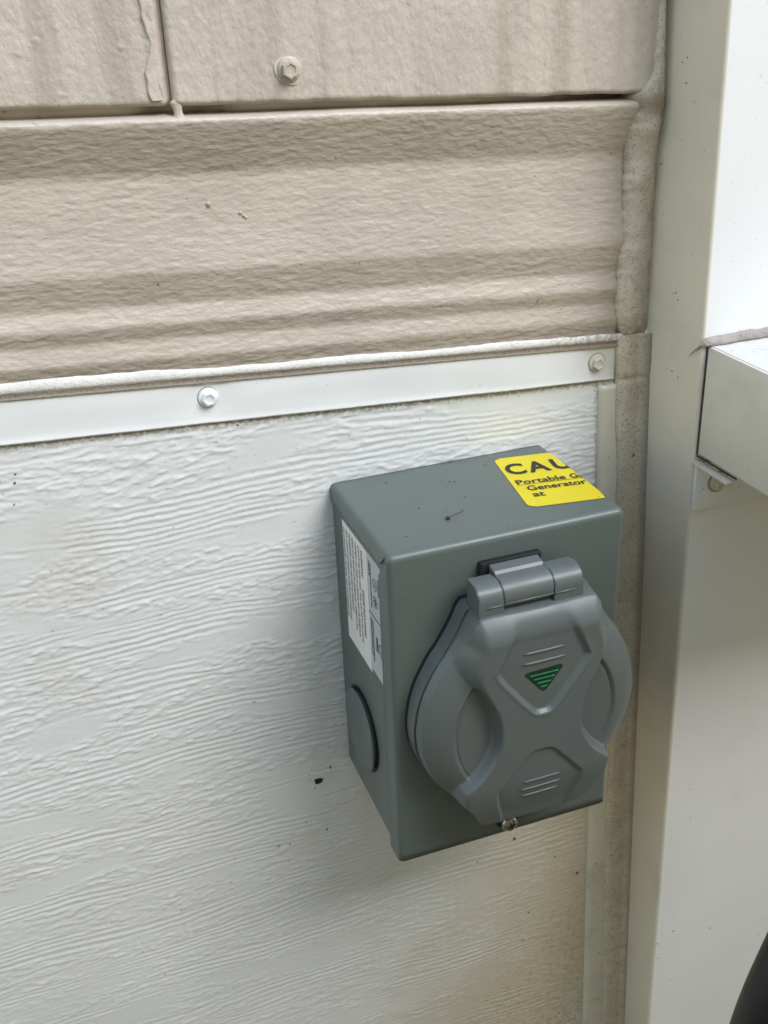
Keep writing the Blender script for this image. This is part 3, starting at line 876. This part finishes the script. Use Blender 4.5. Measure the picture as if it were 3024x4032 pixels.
for s_ in np.linspace(W - rs, W + 0.002, 8):
    # line p.x = s_ in (u, y) text space is handled per row, so cut along u only
    cuts.append(s_)
def label_line(body, u0, u1, vb, cap, bold):
    cc = [(Vector(((s_ - LO.x - LV.x * (vb - cap / 2)) / LU.x, 0, 0)), Vector((1, 0, 0))) for s_ in cuts]
    add_text(bm, body, u0, u1, vb, cap, fn, bold, cc)
label_line('C', 0.0021, 0.0122, 0.0212, 0.0122, 0.03)
label_line('A', 0.0134, 0.0250, 0.0212, 0.0122, 0.03)
label_line('U', 0.0270, 0.0366, 0.0212, 0.0122, 0.03)
label_line('Portable', 0.0026, 0.0282, 0.0336, 0.0050, 0.016)
label_line('Ga', 0.0308, 0.0377, 0.0336, 0.0050, 0.016)
label_line('Generator', 0.0058, 0.0362, 0.0416, 0.0052, 0.016)
label_line('at', 0.0060, 0.0122, 0.0487, 0.0052, 0.016)
for i in range(36):
    a, b = 0.0026 + i * 0.00097, 0.0026 + (i + 1) * 0.00097
    bm.faces.new([bm.verts.new(fn(u, v)) for u, v in ((a, 0.0344), (b, 0.0344), (b, 0.0347), (a, 0.0347))])
from_bm('lettering', bm, 'ink', yl_o, False)

# ------------------------------------------------------------------ flip lid on the front
CX = 0.0642
HX = 0.0620
mm = 0.001
out_r = [(0, 150.8), (26, 150.6), (31, 148.0), (35, 140.5), (41.5, 129.5), (47.5, 121), (54.2, 107), (57.4, 91), (56.6, 77), (52.3, 63.5), (45.3, 52.5), (38, 44.8),
         (35.2, 42), (32.2, 35.8), (28.8, 30.4), (25.4, 28.2), (19, 27.8), (0, 27.8)]
outline = catmull(mirror(out_r), 8)
fl_r = [(0, 150.8), (26, 150.6), (31.5, 148.6), (35.5, 140.5), (42, 129.5), (48, 121), (54.8, 107), (58.2, 91), (57.4, 77), (53, 63.5), (46, 52.5), (36, 42), (20, 33), (0, 30)]
flange = catmull(mirror(fl_r), 8)
bm = bmesh.new()
prism(bm, [(CX + x * mm * 1.003, (88 + (z - 88) * 1.003) * mm) for x, z in flange], -D + 0.0005, -D - 0.0022)
add_box(bm, HX - 0.0185, HX + 0.0125, -D - 0.0036, -D + 0.0005, 0.150, 0.1668, 0.0008)
from_bm('gasket', bm, 'rubber', bx, True, 40)
bm = bmesh.new()
prism(bm, [(CX + x * mm, z * mm) for x, z in flange], -D - 0.0018, -D - 0.0106, 0.0012, 3)
from_bm('inlet_flange', bm, 'lid', bx, True, 40)

plat_r = [(0, 158), (31.5, 158), (30.0, 150), (28.4, 143), (28.4, 136), (30.6, 129), (31.6, 121), (28.5, 111.5), (24.4, 103), (22.2, 95), (21.6, 87), (22.6, 79), (26.0, 71.5), (31.0, 64.5),
          (37.6, 58.4), (39.0, 55.5), (38.6, 50), (37.0, 42), (34.5, 33), (32.0, 24), (31, 16), (0, 16)]
plat = catmull(mirror(plat_r), 4)
vrec = catmull(mirror([(0, 160), (12.5, 160), (13.5, 148), (18.0, 136), (23.0, 124.5), (23.2, 121.5), (19.0, 115), (6.5, 99.2), (3.2, 96.6), (0, 96.2)]), 4)
crec = catmull(mirror([(0, 75.2), (4.5, 74.6), (8.5, 71.6), (22.0, 55.4), (23.2, 52.4), (21.8, 44), (18.5, 33), (16, 20), (0, 20)]), 4)
def lid_h(x, z, d):
    t = np.clip(d / 19.0, 0, 1)
    side = 12.5 + 2.2 * sst(0, 1.6, d) + 8.2 * (1 - (1 - t) ** 1.9)
    # lens shaped flats on both flanks
    ax = np.abs(x)
    Rl = 45.3; off = Rl - 10.3
    lz = z - 85.5; lx = ax - 30.9
    lens = np.maximum(np.hypot(lx - off, lz), np.hypot(lx + off, lz)) - Rl
    side = np.where(lens < 0, 21.4, np.where(lens < 2.2, 21.4 + (side - 21.4) * sst(0, 2.2, lens), side))
    side = side - 0.45 * np.exp(-((lens + 0.2) / 0.42) ** 2)
    p = 29.8 - 10.5 * np.clip((58 - z) / 35, 0, 1) ** 1.7 - 9.0 * np.clip((z - 138) / 14, 0, 1) ** 1.7 - 0.0016 * x * x
    sd = poly_sdf(x, z, plat)
    wd = 3.0 + 9.0 * sst(108, 132, z) + 3.0 * sst(60, 45, z)
    w = 1 - np.clip((sd + 1.4) / wd, 0, 1)
    w = w * w * (3 - 2 * w)
    h = side + np.maximum(p - side, 0) * w
    sv = poly_sdf(x, z, vrec)
    h -= 2.1 * (1 - sst(-1.9, 0.5, sv)) * (1 - sst(136, 149, z))
    h += 0.25 * np.exp(-((sv - 0.9) / 0.8) ** 2) * (1 - sst(136, 149, z))
    sc = poly_sdf(x, z, crec)
    h -= 1.7 * (1 - sst(-1.7, 0.4, sc)) * sst(24, 38, z)
    # keep the very edge at the rim
    return np.minimum(h, 12.5 + 1.5 + 9 * d)
c0 = np.array([0.0, 84.0])
NR, NT = 150, len(outline) * 2
ol = np.concatenate([outline, outline[:1]])
tt = np.linspace(0, len(outline), NT + 1)
ox = np.interp(tt, np.arange(len(ol)), ol[:, 0]); oz = np.interp(tt, np.arange(len(ol)), ol[:, 1])
S_ = np.concatenate([np.linspace(0, 0.94, NR - 14), np.linspace(0.945, 1.0, 14)])
Xg = c0[0] + S_[:, None] * (ox - c0[0]); Zg = c0[1] + S_[:, None] * (oz - c0[1])
dg = -poly_sdf(Xg, Zg, outline); dg[-1] = 0; dg = np.maximum(dg, 0)
Hg = lid_h(Xg, Zg, dg)
Xg = np.vstack([Xg, Xg[-1:] * 1.0, Xg[-1:] * 0.995]); Zg = np.vstack([Zg, Zg[-1:], Zg[-1:]])
Hg = np.vstack([Hg, np.full((1, NT + 1), 11.9), np.full((1, NT + 1), 11.2)])
me = grid_mesh('flip_lid', CX + Xg * mm, -D - Hg * mm, Zg * mm)
bm = bmesh.new(); bm.from_mesh(me); bpy.data.meshes.remove(me)
bmesh.ops.remove_doubles(bm, verts=bm.verts, dist=1e-6)
lid = from_bm('flip_lid', bm, 'lid', bx, True)
me = lid.data
if sum(p.normal.y for p in me.polygons) > 0: me.flip_normals()

def lid_depth(x, z):
    a = np.array([[float(x)]]); b = np.array([[float(z)]])
    d = np.maximum(-poly_sdf(a, b, outline), 0)
    return float(lid_h(a, b, d)[0, 0])
def rib(xa, za, xb, zb, r=0.75):
    bm = bmesh.new()
    n = 10
    pts = []; rad = []
    for i in range(n + 1):
        t = i / n
        x = xa + (xb - xa) * t; z = za + (zb - za) * t
        pts.append((CX + x * mm, -D - (lid_depth(x, z) + 0.05) * mm, z * mm)); rad.append(r * mm * (1 if 0 < i < n else 0.45))
    tube(bm, pts, rad, 8)
    o = from_bm('grip_rib', bm, 'lid', bx)
    o.parent = lid; o.matrix_parent_inverse = Matrix.Identity(4)
    return o
for a in ((-10.3, 130.0, 10.6, 130.0), (-10.9, 124.4, 11.6, 124.4), (-9.4, 56.0, 11.0, 56.0), (-10.4, 51.0, 11.6, 51.0), (-9.4, 46.3, 10.4, 46.3)):
    rib(*a, r=0.72 if a[1] > 100 else 0.62)
# green window
tri = [(-9.4, 118.6), (-8.4, 119.6), (0, 119.9), (8.6, 120.2), (9.8, 119.4), (9.6, 118.2), (1.8, 108.2), (0.4, 107.4), (-1.0, 108.2)]
dl = lid_depth(0, 114)
bm = bmesh.new()
prism(bm, [(CX + x * mm, z * mm) for x, z in tri], -D - (dl - 0.6) * mm, -D - (dl + 0.22) * mm)
ln = from_bm('green_window', bm, 'lens', lid, False)
ln.matrix_parent_inverse = Matrix.Identity(4)
bm = bmesh.new()
for zc in (117.4, 115.0, 112.6, 110.2):
    hw = 9.4 * (zc - 107.2) / 12.3 - 0.7
    add_box(bm, CX + (0.4 - hw) * mm, CX + (0.4 + hw) * mm, -D - (dl + 0.45) * mm, -D - (dl + 0.1) * mm, (zc - 0.32) * mm, (zc + 0.32) * mm)
o = from_bm('window_ridges', bm, 'lensrib', ln, False)
o.parent = lid; o.matrix_parent_inverse = Matrix.Identity(4)
for o in (ln,): o.matrix_parent_inverse = Matrix.Identity(4)
lid_inv = Matrix.Identity(4)

# hinge: two knuckles on the lid, one between them on the flange
def knuckle(name, x0, x1, prof_, parent):
    bm = bmesh.new()
    a = [bm.verts.new((x0, -D - d * mm, z * mm)) for d, z in prof_]
    b = [bm.verts.new((x1, -D - d * mm, z * mm)) for d, z in prof_]
    n = len(a)
    f0 = bm.faces.new(a); f1 = bm.faces.new(b[::-1])
    for i in range(n): bm.faces.new((a[i], a[(i + 1) % n], b[(i + 1) % n], b[i]))
    es = [e for f in (f0, f1) for e in f.edges]
    bmesh.ops.bevel(bm, geom=es, offset=0.0004, segments=2, affect='EDGES')
    return from_bm(name, bm, 'lid', parent, True, 32)
def arc(cd, cz, r, a0, a1, n=9):
    return [(cd + r * math.cos(a), cz + r * math.sin(a)) for a in np.linspace(R_(a0), R_(a1), n)]
kp = [(7.0, 143.0), (7.0, 163.2), (11, 163.6)] + arc(13.6, 156.4, 7.2, 88, 0) + [(20.8, 150), (20.4, 145.2), (16, 142)]
mp_ = [(4.0, 155.0), (4.0, 166.0), (9.0, 165.2), (10.2, 164.0)] + arc(13.4, 156.6, 7.3, 92, -95, 16) + [(10, 149.5)]
knuckle('hinge_knuckle', HX - 0.0270, HX - 0.0150, kp, bx)
knuckle('hinge_knuckle', HX + 0.0105, HX + 0.0250, kp, bx)
knuckle('hinge_barrel', HX - 0.0147, HX + 0.0102, mp_, bx)
for (xa, xb, dep, zz_) in ((-23.5, -15.1, 20.75, 154.2), (-14.6, 10.1, 20.4, 154.2), (10.6, 21.0, 20.75, 154.2)):
    bm = bmesh.new()
    tube(bm, [(HX + xa * mm, -D - dep * mm, zz_ * mm), (HX + (xa + xb) / 2 * mm, -D - dep * mm, zz_ * mm), (HX + xb * mm, -D - dep * mm, zz_ * mm)], 0.0005, 6)
    from_bm('seam_rib', bm, 'lid', bx)

# cover screw at the bottom of the front
bm = bmesh.new()
sx, sz = 0.0605, 0.0072
def sring(r, yy, n=24): return [bm.verts.new((sx + r * math.cos(2 * math.pi * k / n), -D - yy, sz + r * math.sin(2 * math.pi * k / n))) for k in range(n)]
pr = [(0.0047, 0.0002), (0.0047, 0.0030), (0.0043, 0.0043), (0.0034, 0.0052), (0.0018, 0.0057)]
rr_ = [sring(r, y) for r, y in pr]
for a, b in zip(rr_, rr_[1:]):
    for k in range(24): bm.faces.new((a[k], a[(k + 1) % 24], b[(k + 1) % 24], b[k]))
bm.faces.new(rr_[-1])
scr = from_bm('cover_screw', bm, 'steel', bx, True, 50)
bm = bmesh.new()
for ang in (0.3, 0.3 + math.pi / 2):
    ca, sa = math.cos(ang), math.sin(ang)
    c_ = [(-0.0022, -0.00035), (0.0022, -0.00035), (0.0022, 0.00035), (-0.0022, 0.00035)]
    f_ = [bm.verts.new((sx + x * ca - z * sa, -D - 0.0060, sz + x * sa + z * ca)) for x, z in c_]
    bk = [bm.verts.new((sx + x * ca - z * sa, -D - 0.0040, sz + x * sa + z * ca)) for x, z in c_]
    bm.faces.new(f_)
    for i in range(4): bm.faces.new((f_[i], f_[(i + 1) % 4], bk[(i + 1) % 4], bk[i]))
o = from_bm('cross_recess', bm, 'rubber', scr, False)
o.matrix_parent_inverse = Matrix.Identity(4)
bm = bmesh.new()
prism(bm, [(sx + 0.0064 * math.cos(a) , sz + 0.0003 + 0.0050 * math.sin(a)) for a in np.linspace(0, 2 * math.pi, 24, endpoint=False)], -D + 0.0002, -D - 0.0005)
from_bm('screw_slot', bm, 'rubber', bx, False)

# ------------------------------------------------------------------ small debris
bm = bmesh.new()
for k in range(6):
    bmesh.ops.create_icosphere(bm, subdivisions=1, radius=0.0006 + 0.0004 * random.random(),
                               matrix=Matrix.Translation((0.0392 + random.uniform(-.0008, .0008), -0.0612 + random.uniform(-.0008, .0008), H + 0.0007)))
tube(bm, [(0.0395, -0.0608, H + 0.0008), (0.044, -0.060, H + 0.0012), (0.048, -0.058, H + 0.0009), (0.0495, -0.0555, H + 0.0005)], 0.00013, 5)
tag(from_bm('debris_crumb', bm, 'rust'), 'tiny rust-brown crumb with a hair lying on top of the grey box', 'debris')

bm = bmesh.new()
rs_ = random.Random(7)
def speck(x, y, z, nx, ny, nz, r):
    """flat crumb of dirt lying on a surface with normal n"""
    q = Vector((nx, ny, nz)).to_track_quat('Z', 'Y').to_matrix().to_4x4()
    mt_ = Matrix.Translation((x, y, z)) @ q @ Matrix.Rotation(rs_.random() * 6.3, 4, 'Z') @ Matrix.Diagonal((1.0, 0.35 + 0.5 * rs_.random(), 0.35, 1))
    bmesh.ops.create_icosphere(bm, subdivisions=1, radius=r, matrix=mt_)
for k, (x, z) in enumerate([(131.9, 284.5), (111.0, 319.0), (127.5, 251.7), (114.3, 258.0), (150.2, 326.5)]):
    speck(x * mm, -0.0022 if k != 4 else -0.0045, z * mm, 0, -1, 0, 0.0010 if k == 0 else 0.0006)
for x, z in [(156.7, -146.1), (108.5, -97.9), (138.7, -124.9), (114.5, -123.3), (82.3, -108.0), (-23.5, -6.0), (15.5, -3.6), (10.6, -5.8), (11.9, -11.9), (-28.0, -36.0), (-46.8, -48.0), (-45.2, -48.1), (-39.1, -49.1),
             (-38.5, -81.4), (-122.2, -122.2), (-147.0, 211.8), (-148.0, 207.6), (-150.2, 197.1), (-43.5, 217.7), (120.3, -168.4), (104.0, -238.5), (147.9, -281.2), (150.4, -292.0), (103.2, -253.7), (-0.2, 100.1), (-20.9, -12.5), (-16.3, -13.1), (-10.9, -0.7)]:
    speck(x * mm, -0.0006, z * mm, 0, -1, 0, rs_.uniform(0.0004, 0.0009))
speck(0.1567, -0.0006, -0.1461, 0, -1, 0, 0.0015)
speck(0.1085, -0.0006, -0.0979, 0, -1, 0, 0.0013)
for x, z in [(169.6, -141.0), (174.0, -183.2), (160.5, 163.6), (164.0, 121.7)]:
    speck(x * mm, -0.0023, z * mm, 0, -1, 0, rs_.uniform(0.0004, 0.0008))
for x, z in [(175.0, 163.0), (166.7, 64.7), (180.1, 16.7), (182.1, 14.3), (181.7, -45.1), (179.3, -123.6), (182.8, -74.8)]:
    speck(x * mm, -0.0046, z * mm, 0, -1, 0, rs_.uniform(0.0006, 0.0010))
def post_x(y, z): return x_corner(z) + (x_back(z) - x_corner(z)) * (y + 0.0464) / 0.0464
pts_ = [(-21.4, 368.2), (-22.0, 357.3), (-5.8, 318.9), (-22.0, 258.0), (-24.7, 259.1), (-26.8, 255.9), (-18.2, 366.0), (-32.3, 143.8), (-20.0, -59.0), (-43.3, -48.5), (-44.9, -75.2), (-31.0, 216.2), (-25.7, 218.0)]
pts_ += [(rs_.uniform(-44, -10), rs_.uniform(-250, 390)) for _ in range(70)]
for k, (y, z) in enumerate(pts_):
    speck(post_x(y * mm, z * mm), y * mm, z * mm, -1, 0, 0, rs_.uniform(0.0004, 0.0007) if k < 13 else rs_.uniform(0.0002, 0.0004))
for x, z in [(191.7, -178.3), (193.7, -192.8), (205.2, -218.4), (206.9, -73.8), (203.2, -171.4), (233.2, -180.9), (204.5, -50.4), (235.7, 9.9)]:
    speck(x * mm, -0.0486, z * mm, 0, -1, 0, rs_.uniform(0.0004, 0.0007))
for x, y in [(42.4, -52.6), (55.8, -43.1), (56.2, -23.4), (58.5, -24.4), (80.2, -12.2), (81.1, -13.3), (52.7, -20.1), (31.1, -45.1), (49.8, -15.4), (61.6, -80.0), (26.5, -11.4), (15.2, -69.3)]:
    speck(x * mm, y * mm, H + 0.0001, 0, 0, 1, rs_.uniform(0.00035, 0.0007))
ds = from_bm('dirt_specks', bm, 'crumb')
ds['kind'] = 'stuff'
ds['label'] = 'scattered dark specks of dirt on the walls, post and box'
ds['category'] = 'dirt'

# alike things share a group
for o in bpy.data.objects:
    if o.parent is None and o.get('category') == 'sealant': o['group'] = 'sealant beads along the joints'
    if o.parent is None and o.get('category') == 'siding': o['group'] = 'beige siding boards'
